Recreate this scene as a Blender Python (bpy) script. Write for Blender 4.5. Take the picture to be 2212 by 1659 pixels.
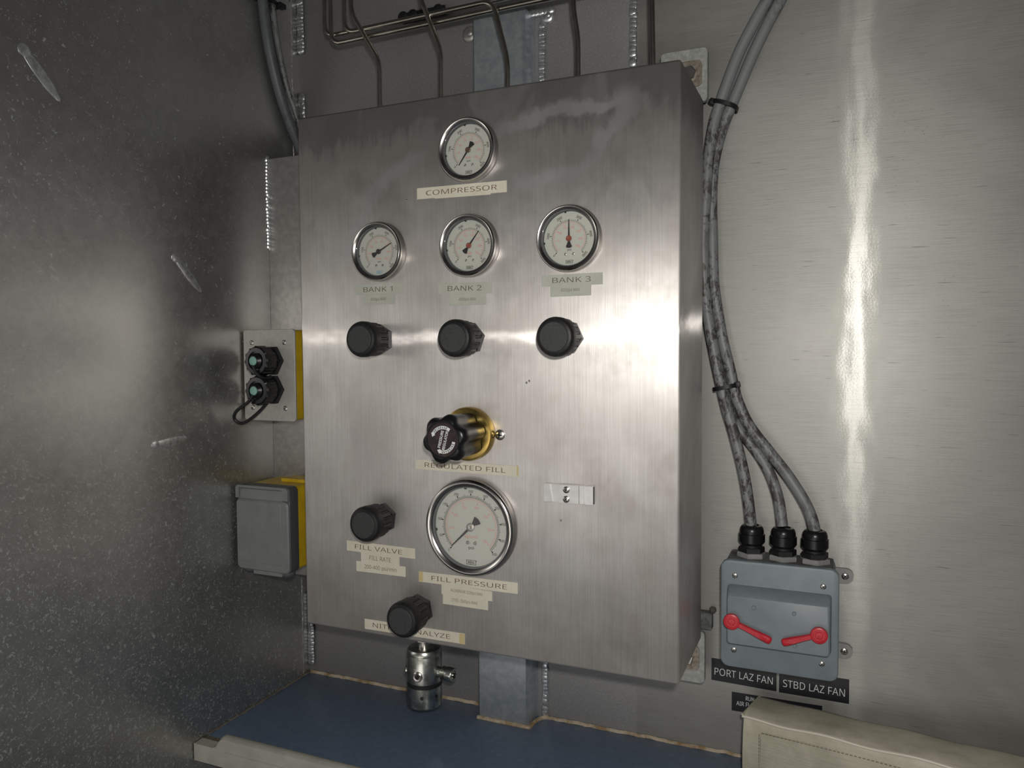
import bpy, bmesh, math, random
from mathutils import Vector, Matrix
random.seed(7)
for o in list(bpy.data.objects): bpy.data.objects.remove(o)
SC = bpy.context.scene; COL = SC.collection
R = math.radians; PI = math.pi

# ------------------------------------------------------------------ camera
cam_d = bpy.data.cameras.new('camera'); cam = bpy.data.objects.new('camera', cam_d); COL.objects.link(cam)
cam_d.sensor_width = 36.0; cam_d.lens = 1645.3 / 2212 * 36.0; cam_d.clip_start = 0.01
YAW, PITCH, ROLL = 0.4053, -0.0448, -0.0065
_f = Vector((-math.sin(YAW) * math.cos(PITCH), math.cos(YAW) * math.cos(PITCH), math.sin(PITCH)))
_r0 = Vector((math.cos(YAW), math.sin(YAW), 0)); _u0 = _r0.cross(_f)
_r = math.cos(ROLL) * _r0 + math.sin(ROLL) * _u0; _u = -math.sin(ROLL) * _r0 + math.cos(ROLL) * _u0
CAM = Vector((0.5951, -0.9147, 0.3333))
cam.matrix_world = Matrix(((_r.x, _u.x, -_f.x, CAM.x), (_r.y, _u.y, -_f.y, CAM.y), (_r.z, _u.z, -_f.z, CAM.z), (0, 0, 0, 1)))
SC.camera = cam

# ------------------------------------------------------------------ light, world, exposure
world = bpy.data.worlds.new('world'); SC.world = world; world.use_nodes = True
bg = world.node_tree.nodes['Background']; bg.inputs[0].default_value = (0.92, 0.97, 1.0, 1); bg.inputs[1].default_value = 0.05

def area(name, loc, target, size, power, color, size_y=None):
    d = bpy.data.lights.new(name, 'AREA'); d.energy = power; d.color = color; d.size = size
    if size_y: d.shape = 'RECTANGLE'; d.size_y = size_y
    else: d.shape = 'DISK'
    o = bpy.data.objects.new(name, d); COL.objects.link(o); o.location = loc
    o.rotation_euler = (Vector(target) - Vector(loc)).to_track_quat('-Z', 'Y').to_euler()
    return o
flash = area('camera_flash', (0.63, -0.95, 0.395), (0.30, 0, 0.30), 0.03, 4.2, (1.0, 0.96, 0.90))
fill = area('added_fill', (0.35, -2.3, -0.30), (0.2, 0, 0.1), 1.0, 5.0, (1.0, 0.95, 0.90), 0.9)  # added fill from behind the camera, lifts the lower cabinet front; no real opening

SC.view_settings.view_transform = 'Standard'; SC.view_settings.look = 'None'
SC.view_settings.gamma = 1.0; SC.view_settings.use_curve_mapping = False
SC.view_settings.exposure = 0.0

# key planes of the place
XL = -0.1306          # left wall
ZC = -0.1478          # counter top
CW, CH = 0.4535, 0.61 # cabinet
YB, YF = -0.038, -0.1704

# ------------------------------------------------------------------ node helpers
class NT:
    def __init__(s, name):
        s.m = bpy.data.materials.new(name); s.m.use_nodes = True; s.t = s.m.node_tree
        s.n = s.t.nodes; s.b = s.n['Principled BSDF']; s.out = s.n['Material Output']; s._g = None
    def link(s, a, b): s.t.links.new(a, b)
    def put(s, sock, v):
        if isinstance(v, bpy.types.NodeSocket): s.link(v, sock)
        elif isinstance(v, (tuple, list)) and len(v) == 3 and sock.type == 'RGBA': sock.default_value = (*v, 1)
        else: sock.default_value = v
    def set(s, **k):
        for a, v in k.items(): s.put(s.b.inputs[a.replace('_', ' ')], v)
        return s
    def pos(s):
        if not s._g: s._g = s.n.new('ShaderNodeNewGeometry').outputs['Position']
        return s._g
    def xyz(s):
        q = s.n.new('ShaderNodeSeparateXYZ'); s.link(s.pos(), q.inputs[0]); return q.outputs
    def mth(s, op, a, b=0.0, c=0.0, clamp=False):
        q = s.n.new('ShaderNodeMath'); q.operation = op; q.use_clamp = clamp
        s.put(q.inputs[0], a); s.put(q.inputs[1], b); s.put(q.inputs[2], c); return q.outputs[0]
    def scaled(s, sc):
        q = s.n.new('ShaderNodeVectorMath'); q.operation = 'MULTIPLY'; s.link(s.pos(), q.inputs[0]); q.inputs[1].default_value = sc; return q.outputs[0]
    def noise(s, scale=(1, 1, 1), detail=3, rough=0.55, k=1.0, dist=0.0):
        q = s.n.new('ShaderNodeTexNoise'); s.link(s.scaled(tuple(v * k for v in scale)), q.inputs['Vector'])
        q.inputs['Scale'].default_value = 1; q.inputs['Detail'].default_value = detail
        q.inputs['Roughness'].default_value = rough; q.inputs['Distortion'].default_value = dist
        return q.outputs['Fac']
    def voro(s, scale, feature='F1'):
        q = s.n.new('ShaderNodeTexVoronoi'); q.feature = feature; s.link(s.scaled(scale), q.inputs['Vector']); q.inputs['Scale'].default_value = 1
        return q.outputs
    def ramp(s, v, a, b, lo=0.0, hi=1.0, smooth=True):
        q = s.n.new('ShaderNodeMapRange'); q.interpolation_type = 'SMOOTHSTEP' if smooth else 'LINEAR'
        s.put(q.inputs['Value'], v)
        for k, x in (('From Min', a), ('From Max', b), ('To Min', lo), ('To Max', hi)): q.inputs[k].default_value = x
        return q.outputs[0]
    def mix(s, f, a, b):
        q = s.n.new('ShaderNodeMix'); q.data_type = 'RGBA'; s.put(q.inputs['Factor'], f); s.put(q.inputs['A'], a) if False else None
        s.put(q.inputs[6], a if isinstance(a, bpy.types.NodeSocket) else (*a, 1)); s.put(q.inputs[7], b if isinstance(b, bpy.types.NodeSocket) else (*b, 1))
        return q.outputs[2]
    def bump(s, h, strength=0.2, dist=0.001):
        q = s.n.new('ShaderNodeBump'); q.inputs['Strength'].default_value = strength; q.inputs['Distance'].default_value = dist
        s.link(h, q.inputs['Height']); s.link(q.outputs[0], s.b.inputs['Normal']); return q.outputs[0]
    def tangent(s, v, aniso, rot=0.0):
        q = s.n.new('ShaderNodeCombineXYZ')
        for i in range(3): q.inputs[i].default_value = v[i]
        s.link(q.outputs[0], s.b.inputs['Tangent']); s.put(s.b.inputs['Anisotropic'], aniso); s.b.inputs['Anisotropic Rotation'].default_value = rot

def flat(name, col, rough=0.5, metal=0.0, spec=0.5, coat=0.0):
    t = NT(name); t.set(Base_Color=col, Roughness=rough, Metallic=metal); t.b.inputs['Specular IOR Level'].default_value = spec
    t.b.inputs['Coat Weight'].default_value = coat
    return t.m
def speckled(name, a, b, k, lo, hi, rough=0.5, metal=0.0, bumps=0.0, spec=0.5, scale=(1, 1, 1)):
    t = NT(name); n = t.noise(scale, 5, 0.65, k); f = t.ramp(n, lo, hi)
    t.set(Base_Color=t.mix(f, a, b), Roughness=rough, Metallic=metal); t.b.inputs['Specular IOR Level'].default_value = spec
    if bumps: t.bump(n, bumps, 0.0006)
    return t.m

# ------------------------------------------------------------------ materials
def mat_cabinet(name, side=False):
    t = NT(name); X, Y, Z = t.xyz()
    grain = t.noise((900, 900, 14), 3, 0.6)
    blot = t.noise((9, 9, 7), 5, 0.6, 1.0, 0.6)
    blot2 = t.noise((28, 28, 20), 4, 0.6)
    drip = t.noise((130, 20, 7), 4, 0.6)
    c = t.mix(t.ramp(blot, .35, .65), (.58, .55, .53), (.70, .68, .66))
    c = t.mix(t.ramp(blot2, .5, .72, 0, .35), c, (.50, .47, .42))
    c = t.mix(t.ramp(grain, .35, .65, 0, .22), c, (.36, .35, .34))
    # sooty grime with ragged drips along the top edge
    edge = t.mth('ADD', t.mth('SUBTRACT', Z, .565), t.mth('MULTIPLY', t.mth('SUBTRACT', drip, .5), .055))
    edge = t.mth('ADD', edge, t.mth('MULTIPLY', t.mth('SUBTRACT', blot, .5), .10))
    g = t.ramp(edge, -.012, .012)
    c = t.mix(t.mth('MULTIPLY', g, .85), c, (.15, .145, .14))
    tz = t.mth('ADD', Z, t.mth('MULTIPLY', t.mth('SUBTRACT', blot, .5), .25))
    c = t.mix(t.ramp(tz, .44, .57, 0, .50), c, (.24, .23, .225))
    # greasy smears
    sm = t.ramp(t.noise((14, 14, 9), 4, .6, 1.0, 1.4), .52, .66)
    sm = t.mth('MULTIPLY', sm, t.ramp(Z, .42, .52))
    c = t.mix(t.mth('MULTIPLY', sm, .5), c, (.36, .35, .34))
    low = t.mth('MULTIPLY', t.ramp(t.noise((11, 11, 6), 4, .6, 1.7), .5, .68), t.ramp(Z, .2, .05))
    c = t.mix(t.mth('MULTIPLY', low, .35), c, (.40, .35, .30))
    # dried wipe arcs, paler and duller
    def arc(cx, cz, rad, wid, xa, xb, za, zb):
        d = t.mth('SQRT', t.mth('ADD', t.mth('POWER', t.mth('ABSOLUTE', t.mth('SUBTRACT', X, cx)), 2.0), t.mth('POWER', t.mth('ABSOLUTE', t.mth('SUBTRACT', Z, cz)), 2.0)))
        d = t.mth('ADD', d, t.mth('MULTIPLY', t.mth('SUBTRACT', blot2, .5), .045))
        b = t.ramp(t.mth('ABSOLUTE', t.mth('SUBTRACT', d, rad)), wid, wid * .3)
        b = t.mth('MULTIPLY', b, t.ramp(X, xa, xa + .02)); b = t.mth('MULTIPLY', b, t.ramp(X, xb, xb - .03))
        b = t.mth('MULTIPLY', b, t.ramp(Z, za, za + .02)); return t.mth('MULTIPLY', b, t.ramp(Z, zb, zb - .02))
    w = t.mth('MAXIMUM', arc(.22, .40, .155, .011, .045, .18, .43, .575), arc(.29, .62, .115, .013, .27, .43, .49, .60))
    w = t.mth('MAXIMUM', w, arc(.35, .30, .279, .012, .25, .43, .50, .60))
    c = t.mix(t.mth('MULTIPLY', w, .50), c, (.56, .58, .60))
    rgh = t.ramp(blot2, .3, .7, .40, .50)
    rgh = t.mth('ADD', rgh, t.mth('MULTIPLY', g, .12))
    t.set(Base_Color=c, Metallic=0.70, Roughness=t.mth('ADD', rgh, .0))
    t.tangent((0, 0, 1), .62, .25)
    t.bump(t.mth('ADD', grain, t.mth('MULTIPLY', t.noise((5, 5, 5), 2), 3.0)), .12, .0006)
    t2 = t.n.new('ShaderNodeBsdfAnisotropic'); t.link(c, t2.inputs['Color']); t2.inputs['Roughness'].default_value = .29; t2.inputs['Anisotropy'].default_value = .90
    for l in list(t.b.inputs['Tangent'].links): t.link(l.from_socket, t2.inputs['Tangent'])
    b2 = t.n.new('ShaderNodeBump'); b2.inputs['Strength'].default_value = .35; b2.inputs['Distance'].default_value = .0004
    t.link(t.mth('ADD', t.mth('MULTIPLY', t.noise((7, 7, 10), 3), 7.0), t.mth('MULTIPLY', grain, .5)), b2.inputs['Height']); t.link(b2.outputs[0], t2.inputs['Normal'])
    mx = t.n.new('ShaderNodeMixShader'); t.put(mx.inputs[0], t.mth('MULTIPLY', t.ramp(g, 0, 1, .10, .03), t.ramp(t.noise((12, 12, 26), 4, .6), .35, .65, .25, 1.1))); t.link(t.b.outputs[0], mx.inputs[1]); t.link(t2.outputs[0], mx.inputs[2]); t.link(mx.outputs[0], t.out.inputs[0])
    return t.m
M = {}
M['cab'] = mat_cabinet('brushed_stainless')

def mat_backwall():
    t = NT('brushed_aluminium'); X, Y, Z = t.xyz()
    grain = t.noise((22, 22, 1100), 4, 0.62)
    dash = t.noise((35, 35, 520), 2, 0.5)
    blot = t.noise((4, 4, 5), 4, 0.6, 1, .5)
    c = t.mix(t.ramp(blot, .35, .68), (.27, .27, .255), (.345, .345, .325))
    c = t.mix(t.ramp(grain, .4, .7, 0, .35), c, (.19, .19, .18))
    c = t.mix(t.ramp(dash, .66, .74, 0, .55), c, (.12, .12, .12))
    pit = t.ramp(t.voro((170, 170, 170))[0], .16, .08)
    pm = t.mth('MULTIPLY', t.ramp(t.noise((5, 5, 3), 3), .50, .62), t.ramp(X, .46, .62))
    c = t.mix(t.mth('MULTIPLY', t.mth('MULTIPLY', pit, pm), .7), c, (.24, .22, .20))
    # duller mill-finish sheet left of the seam
    old = t.ramp(X, .372, .366)
    spk = t.noise((420, 420, 420), 3, .6)
    co = t.mix(t.ramp(spk, .5, .72), (.34, .34, .345), (.43, .435, .44))
    c = t.mix(old, c, co)
    rg = t.mth('ADD', t.ramp(blot, .3, .7, .36, .46), t.mth('MULTIPLY', old, .06))
    t.set(Base_Color=c, Metallic=.78, Roughness=t.mth('ADD', rg, .12))
    t.tangent((1, 0, 0), .45, .25)
    h = t.mth('ADD', t.mth('ADD', t.mth('MULTIPLY', grain, .6), t.mth('MULTIPLY', pit, -.06)), t.mth('MULTIPLY', t.noise((6, 6, 3), 2), 5.0))
    nb = t.bump(h, .25, .0005)
    t2 = t.n.new('ShaderNodeBsdfAnisotropic'); t.link(c, t2.inputs['Color']); t2.inputs['Roughness'].default_value = .20; t2.inputs['Anisotropy'].default_value = .80; t2.inputs['Rotation'].default_value = .0
    for l in list(t.b.inputs['Tangent'].links): t.link(l.from_socket, t2.inputs['Tangent'])
    b2 = t.n.new('ShaderNodeBump'); b2.inputs['Strength'].default_value = .35; b2.inputs['Distance'].default_value = .0004
    t.link(t.mth('ADD', t.mth('MULTIPLY', t.noise((9, 9, 4), 3), 8.0), t.mth('MULTIPLY', t.noise((420, 420, 420), 2), .12)), b2.inputs['Height']); t.link(b2.outputs[0], t2.inputs['Normal'])
    mx = t.n.new('ShaderNodeMixShader'); t.put(mx.inputs[0], t.ramp(old, 0, 1, .055, .02)); t.link(t.b.outputs[0], mx.inputs[1]); t.link(t2.outputs[0], mx.inputs[2]); t.link(mx.outputs[0], t.out.inputs[0])
    return t.m
M['back'] = mat_backwall()

def mat_leftwall():
    t = NT('scuffed_aluminium'); X, Y, Z = t.xyz()
    
    n = t.noise((60, 60, 60), 5, .7, 1, .5)
    big = t.noise((3, 3, 3), 3)
    zone = t.ramp(t.mth('SUBTRACT', t.mth('MULTIPLY', Y, -.9), Z), -.45, .35, -.012, .045)
    s1 = t.mth('ADD', t.noise((420, 420, 420), 2, .5, 1, .8), zone); s2 = t.mth('ADD', t.noise((210, 210, 210), 2, .5, 1, 1.0), zone)
    spk = t.mth('MAXIMUM', t.ramp(s1, .655, .70), t.ramp(s2, .675, .72))
    c = t.mix(t.ramp(n, .35, .7), (.45, .455, .45), (.52, .525, .515))
    c = t.mix(t.ramp(big, .4, .65, 0, .4), c, (.30, .29, .27))
    c = t.mix(t.mth('MULTIPLY', spk, .38), c, (.56, .60, .58))
    t.set(Base_Color=c, Metallic=t.mth('SUBTRACT', .88, t.mth('MULTIPLY', spk, .35)), Roughness=t.ramp(n, .3, .7, .34, .38))
    t.bump(n, .15, .0004)
    return t.m
M['left'] = mat_leftwall()
M['column'] = speckled('dull_blue_grey_aluminium', (.42, .47, .51), (.55, .60, .63), 90, .35, .7, .42, .75, .1)
M['plate'] = speckled('grey_aluminium_plate', (.40, .39, .38), (.50, .49, .47), 120, .35, .7, .45, .75, .1)
M['weld'] = speckled('weld_metal', (.55, .57, .58), (.80, .83, .84), 180, .35, .6, .32, .85, .3)
M['tube'] = speckled('stainless_tube', (.44, .41, .36), (.56, .53, .47), 60, .35, .65, .27, 1.0)
M['chrome'] = flat('polished_bezel', (.62, .60, .58), .19, 1.0)
M['bezel_side'] = flat('bezel_side', (.38, .36, .35), .3, 1.0)
M['steel'] = flat('screw_steel', (.62, .60, .57), .28, 1.0)
M['dark'] = flat('dark_recess', (.012, .012, .013), .6)
M['black'] = speckled('black_plastic', (.010, .010, .011), (.016, .016, .017), 300, .3, .7, .48, 0, .15, .35)
M['blackgloss'] = flat('glossy_black_plastic', (.008, .008, .010), .30, 0, .4)
M['cap'] = speckled('matt_black_cap', (.030, .032, .034), (.045, .047, .049), 500, .3, .7, .6, 0, .1)
M['dial'] = flat('dial_face', (.50, .52, .47), .55)
M['ink'] = flat('dial_black_ink', (.02, .02, .02), .5)
M['red_ink'] = flat('dial_red_ink', (.66, .28, .24), .5)
M['blue_ink'] = flat('dial_blue_ink', (.10, .35, .50), .5)
M['brass'] = speckled('worn_brass', (.42, .29, .08), (.62, .46, .16), 50, .35, .65, .26, 1.0)
M['red'] = speckled('red_plastic', (.52, .02, .035), (.62, .035, .05), 120, .3, .7, .36, 0)
M['redworn'] = flat('red_lever_hub', (.72, .07, .09), .4)
M['pvc'] = speckled('blue_grey_enclosure_plastic', (.175, .215, .24), (.20, .24, .262), 60, .3, .7, .45, 0, .05)
M['pvc2'] = speckled('light_grey_plastic_nut', (.24, .24, .24), (.30, .30, .29), 90, .3, .7, .5, 0, .05)
M['grime'] = speckled('grimy_enclosure_top', (.06, .055, .045), (.16, .17, .17), 70, .35, .6, .7)
M['greycover'] = speckled('grey_cover_plastic', (.17, .185, .185), (.20, .215, .21), 40, .3, .7, .5, 0, .05)
M['greydark'] = flat('dark_grey_plastic', (.085, .09, .10), .5)
M['yellow'] = speckled('yellow_plastic', (.52, .34, .01), (.62, .42, .015), 60, .3, .7, .45)
M['platecover'] = speckled('cover_plate_metal', (.40, .40, .37), (.47, .46, .43), 160, .35, .7, .5, .35, .05)
M['counter'] = speckled('blue_laminate', (.115, .165, .250), (.140, .200, .290), 140, .35, .7, .42, 0, .05)
M['rail'] = speckled('cream_grey_moulding', (.36, .36, .32), (.44, .43, .38), 30, .35, .7, .45)
M['seal'] = speckled('yellowed_sealant', (.30, .20, .10), (.55, .47, .36), 60, .35, .6, .6, 0, .3)
M['green'] = flat('pale_green_button', (.22, .42, .36), .5)
M['tape_cream'] = speckled('cream_label_tape', (.62, .59, .48), (.68, .65, .55), 40, .3, .7, .5)
M['tape_grey'] = speckled('grey_label_tape', (.42, .43, .38), (.48, .49, .44), 40, .3, .7, .5)
M['tape_yellow'] = flat('yellowed_tape_end', (.58, .48, .24), .5)
M['tape_ink'] = flat('brown_label_ink', (.13, .065, .035), .5)
M['tape_ink2'] = flat('dark_label_ink', (.10, .075, .05), .5)
M['engrave'] = flat('black_engraved_plate', (.010, .010, .014), .35)
M['white'] = flat('white_lettering', (.72, .74, .74), .5)
M['latch'] = speckled('satin_aluminium', (.66, .66, .66), (.76, .76, .76), 90, .35, .7, .36, .9)
M['soap'] = speckled('whitish_corroded_tab', (.30, .31, .30), (.44, .45, .43), 160, .35, .7, .6, .3, .2)
M['rust'] = speckled('stained_washer', (.20, .16, .12), (.34, .31, .27), 200, .35, .65, .5, .5)
M['plug'] = speckled('oily_chrome', (.34, .35, .31), (.62, .64, .60), 70, .38, .62, .28, 1.0, .1)

def mat_cable(name, a, dirt):
    t = NT(name); n = t.noise((120, 120, 70), 5, .75, 1, .3); n2 = t.noise((7, 7, 7), 2)
    f = t.mth('MULTIPLY', t.ramp(n, .47, .56), t.ramp(n2, .36, .50))
    t.set(Base_Color=t.mix(t.mth('MULTIPLY', f, dirt), a, (.035, .028, .025)), Roughness=.48); return t.m
M['cable'] = mat_cable('stained_grey_cable_jacket', (.20, .21, .215), .85)
M['cable2'] = mat_cable('clean_grey_cable_jacket', (.24, .255, .27), .25)
M['cable3'] = mat_cable('dark_grey_cable_jacket', (.09, .10, .11), .3)

def mat_vinyl():
    t = NT('cream_vinyl'); n = t.noise((20, 20, 20), 5, .65, 1, .5); rib = t.noise((30, 30, 620), 3, .5)
    c = t.mix(t.ramp(n, .35, .7), (.40, .38, .29), (.52, .49, .39)); c = t.mix(t.ramp(rib, .5, .7, 0, .25), c, (.28, .25, .19))
    t.set(Base_Color=c, Roughness=.5); t.bump(t.mth('ADD', rib, t.mth('MULTIPLY', n, 2.0)), .5, .0008); return t.m
M['vinyl'] = mat_vinyl()
M['piping'] = flat('pale_piping', (.66, .62, .52), .45)
M['stitch'] = flat('stitch_thread', (.16, .13, .10), .7)

def mat_glass():
    t = NT('gauge_glass'); t.n.remove(t.b)
    tr = t.n.new('ShaderNodeBsdfTransparent'); gl = t.n.new('ShaderNodeBsdfGlossy'); gl.inputs['Roughness'].default_value = .03
    fr = t.n.new('ShaderNodeFresnel'); fr.inputs[0].default_value = 1.5; mx = t.n.new('ShaderNodeMixShader')
    t.link(fr.outputs[0], mx.inputs[0]); t.link(tr.outputs[0], mx.inputs[1]); t.link(gl.outputs[0], mx.inputs[2]); t.link(mx.outputs[0], t.out.inputs[0])
    return t.m
M['glass'] = mat_glass()

# ------------------------------------------------------------------ mesh helpers
# local frame of a mounted thing: x right, z up, outward = -y.  (u, v, w) -> (u, -w, v)
try:
    import os
    FONT = bpy.data.fonts.load(os.path.join(bpy.utils.system_resource('DATAFILES'), 'fonts', 'NotoSansMath-Regular.woff2'))
except Exception:
    FONT = None
class B:
    def __init__(s): s.bm = bmesh.new(); s.txt = False
    def P(s, p, Mx): return s.bm.verts.new(Mx @ Vector(p) if Mx else p)
    def loft(s, rings, Mx=None, cap0=True, cap1=True, closed=False):
        """rings: lists of 3D points with equal counts, each a closed loop"""
        vs = [[s.P(p, Mx) for p in r] for r in rings]; n = len(vs[0]); k = len(vs)
        for i in range(k if closed else k - 1):
            a, b = vs[i], vs[(i + 1) % k]
            for j in range(n): s.bm.faces.new((a[j], a[(j + 1) % n], b[(j + 1) % n], b[j]))
        if not closed:
            if cap0: s.bm.faces.new(vs[0][::-1])
            if cap1: s.bm.faces.new(vs[-1])
        return s
    def lathe(s, prof, seg=32, Mx=None, f=None, cap0=True, cap1=True, closed=False):
        rings = []
        for r, w in prof:
            ring = []
            for j in range(seg):
                a = 2 * PI * j / seg; rr = f(a, r, w) if f else r
                ring.append((rr * math.cos(a), -w, rr * math.sin(a)))
            rings.append(ring)
        return s.loft(rings, Mx, cap0, cap1, closed)
    def prism(s, poly, w0, w1, Mx=None, bev=0.0):
        if bev:
            cx = sum(p[0] for p in poly) / len(poly); cz = sum(p[1] for p in poly) / len(poly)
            def ins(d):
                out = []
                for x, z in poly:
                    l = math.hypot(x - cx, z - cz) or 1; out.append((x - (x - cx) / l * d, z - (z - cz) / l * d))
                return out
            return s.loft([[(x, -w0, z) for x, z in poly], [(x, -(w1 - bev), z) for x, z in poly], [(x, -(w1 - bev * .3), z) for x, z in ins(bev * .3)], [(x, -w1, z) for x, z in ins(bev)]], Mx)
        return s.loft([[(x, -w0, z) for x, z in poly], [(x, -w1, z) for x, z in poly]], Mx)
    def box(s, x0, x1, y0, y1, z0, z1, bev=0.0, Mx=None, seg=2):
        vs = [s.P((x, y, z), Mx) for x in (x0, x1) for y in (y0, y1) for z in (z0, z1)]
        fs = [s.bm.faces.new([vs[i] for i in q]) for q in ((0, 1, 3, 2), (4, 6, 7, 5), (0, 4, 5, 1), (2, 3, 7, 6), (0, 2, 6, 4), (1, 5, 7, 3))]
        if bev: bmesh.ops.bevel(s.bm, geom=list({e for f in fs for e in f.edges}), offset=bev, segments=seg, profile=.5, affect='EDGES')
        return s
    def tube(s, pts, r, seg=12, sub=6, Mx=None, smooth=True):
        P = [Vector(p) for p in pts]
        if smooth and len(P) > 2:
            Q = []
            for i in range(len(P) - 1):
                a, b, c, d = P[max(i - 1, 0)], P[i], P[i + 1], P[min(i + 2, len(P) - 1)]
                for k in range(sub):
                    t = k / sub
                    Q.append(.5 * ((2 * b) + (c - a) * t + (2 * a - 5 * b + 4 * c - d) * t * t + (3 * b - a - 3 * c + d) * t ** 3))
            Q.append(P[-1]); P = Q
        rings = []; up = None
        for i, p in enumerate(P):
            t = (P[min(i + 1, len(P) - 1)] - P[max(i - 1, 0)]).normalized()
            if up is None: up = t.orthogonal().normalized()
            up = (up - t * up.dot(t)).normalized(); sd = t.cross(up)
            rr = r[i] if isinstance(r, list) else r
            rings.append([tuple(p + rr * (math.cos(2 * PI * j / seg) * up + math.sin(2 * PI * j / seg) * sd)) for j in range(seg)])
        return s.loft(rings, Mx)
    def blob(s, c, r, seg=8, rg=5, Mx=None):
        rings = []
        for i in range(rg + 1):
            th = PI * (i + .15) / (rg + .3)
            rings.append([(c[0] + r[0] * math.sin(th) * math.cos(2 * PI * j / seg), c[1] + r[1] * math.sin(th) * math.sin(2 * PI * j / seg), c[2] + r[2] * math.cos(th)) for j in range(seg)])
        return s.loft(rings, Mx)
    def text(s, txt, x0, x1, z0, z1, w=0.0, Mx=None, off=0.0, thick=0.0):
        """lettering fitted to a rectangle of the local u-v plane at height w"""
        s.txt = True; c = bpy.data.curves.new('t', 'FONT'); c.body = txt; c.offset = off
        if FONT and 'g' not in txt: c.font = FONT
        c.resolution_u = 3; c.extrude = 0
        o = bpy.data.objects.new('t', c); COL.objects.link(o)
        me = bpy.data.meshes.new_from_object(o.evaluated_get(bpy.context.evaluated_depsgraph_get()))
        vs = [v.co.copy() for v in me.vertices]
        if vs:
            ax, bx = min(v.x for v in vs), max(v.x for v in vs); az, bz = min(v.y for v in vs), max(v.y for v in vs)
            sx = (x1 - x0) / (bx - ax); sz = (z1 - z0) / (bz - az)
            nv = [s.P((x0 + (v.x - ax) * sx, -w, z0 + (v.y - az) * sz), Mx) for v in vs]
            for p in me.polygons:
                try: s.bm.faces.new([nv[i] for i in p.vertices])
                except ValueError: pass
        bpy.data.objects.remove(o); bpy.data.curves.remove(c); bpy.data.meshes.remove(me)
        return s
    def make(s, name, m, parent=None, loc=None, sharp=35, recalc=True):
        if recalc and not s.txt: bmesh.ops.recalc_face_normals(s.bm, faces=s.bm.faces)
        me = bpy.data.meshes.new(name); s.bm.to_mesh(me); s.bm.free()
        me.materials.append(M[m] if isinstance(m, str) else m)
        for p in me.polygons: p.use_smooth = not s.txt
        me.set_sharp_from_angle(angle=R(sharp))
        o = bpy.data.objects.new(name, me); COL.objects.link(o)
        if parent: o.parent = parent
        if loc: o.location = loc
        return o

def rrect(x0, x1, z0, z1, r, n=4):
    pts = []
    for cx, cz, a in ((x1 - r, z1 - r, 0), (x0 + r, z1 - r, 90), (x0 + r, z0 + r, 180), (x1 - r, z0 + r, 270)):
        for k in range(n + 1):
            t = R(a + 90 * k / n); pts.append((cx + r * math.cos(t), cz + r * math.sin(t)))
    return pts
def inset_rings(x0, x1, z0, z1, r, prof, n=4):
    """prof: (inset, w) pairs"""
    return [[(x, -w, z) for x, z in rrect(x0 + i, x1 - i, z0 + i, z1 - i, max(r - i, .0004), n)] for i, w in prof]
def ngon(n, rad, rot=0.0): return [(rad * math.cos(rot + 2 * PI * k / n), rad * math.sin(rot + 2 * PI * k / n)) for k in range(n)]
def thing(name, label, cat, loc, group=None, rot=None):
    o = bpy.data.objects.new(name, None); COL.objects.link(o); o.location = loc; o['label'] = label; o['category'] = cat
    o.empty_display_size = .02
    if group: o['group'] = group
    if rot: o.rotation_euler = rot
    return o
def tag(o, label, cat, group=None):
    o['label'] = label; o['category'] = cat
    if group: o['group'] = group
    return o
def struct(o): o['kind'] = 'structure'; return o
def copy_tree(o, parent=None):
    c = o.copy(); COL.objects.link(c); c.parent = parent
    for ch in list(o.children): copy_tree(ch, c)
    return c
UPX = Matrix.Rotation(R(-90), 4, 'X')     # outward (-y) -> up (+z)

# ================================================================== THE SETTING
wb = struct(B().box(XL - .02, 1.7, 0, .01, -1.0, 1.25).make('wall_back', 'back'))
wl = struct(B().box(XL - .012, XL, -2.6, 0.0, -1.0, 1.25).make('wall_left', 'left'))
B().box(XL, XL + .0012, -2.6, -.0168, ZC + .001, .83).make('doubler_sheet', 'left', wl)
ceil = struct(B().box(XL - .02, 1.7, -2.6, .01, 1.25, 1.27).make('ceiling', flat('dark_ceiling_paint', (.05, .05, .05), .6)))

def weld(name, a, b, r, parent, n, flatax=1, m='weld', seed=0):
    rd = random.Random(seed); bb = B(); A, Bv = Vector(a), Vector(b); d = (Bv - A).normalized()
    for i in range(n):
        c = A.lerp(Bv, (i + .5) / n) + Vector((rd.uniform(-.0004, .0004),) * 3)
        k = rd.uniform(.92, 1.08); step = (Bv - A).length / n * 1.45
        q = [r * k, r * k, step * .85]; q[flatax] = r * .45 * k
        if abs(d.z) < .5:
            q = [step * .85, r * k, r * k]; q[flatax] = r * .45 * k
            if abs(d.y) > .5: q = [r * .45 * k, step * .9, r * k]
        bb.blob(c, q, 8, 5)
    o = bb.make(name, m, parent); return o
weld('weld_bead', (.3641, -.001, .62), (.3641, -.001, .86), .0055, wb, 44, 1, seed=1)
weld('weld_bead', (.2475, -.002, .63), (.2475, -.002, .742), .0050, wb, 24, 1, seed=2)
weld('weld_bead', (.2475, -.002, -.143), (.2475, -.002, .0), .0048, wb, 28, 1, seed=3)
weld('weld_bead', (.160, -.006, .7545), (.262, -.006, .7545), .0050, wb, 18, 1, seed=4)
weld('weld_bead', (XL + .006, -.004, .765), (XL + .006, -.004, .87), .0062, wb, 20, 1, seed=5)
weld('weld_bead', (XL + .006, -.004, .60), (XL + .006, -.004, .703), .0060, wb, 16, 1, seed=6)
weld('weld_bead', (XL + .005, -.004, -.134), (XL + .005, -.004, -.03), .0058, wb, 22, 1, seed=7)
weld('weld_bead', (XL + .001, -.0168, -.145), (XL + .001, -.0168, .0), .0022, wl, 30, 0, 'plate', seed=8)
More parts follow.
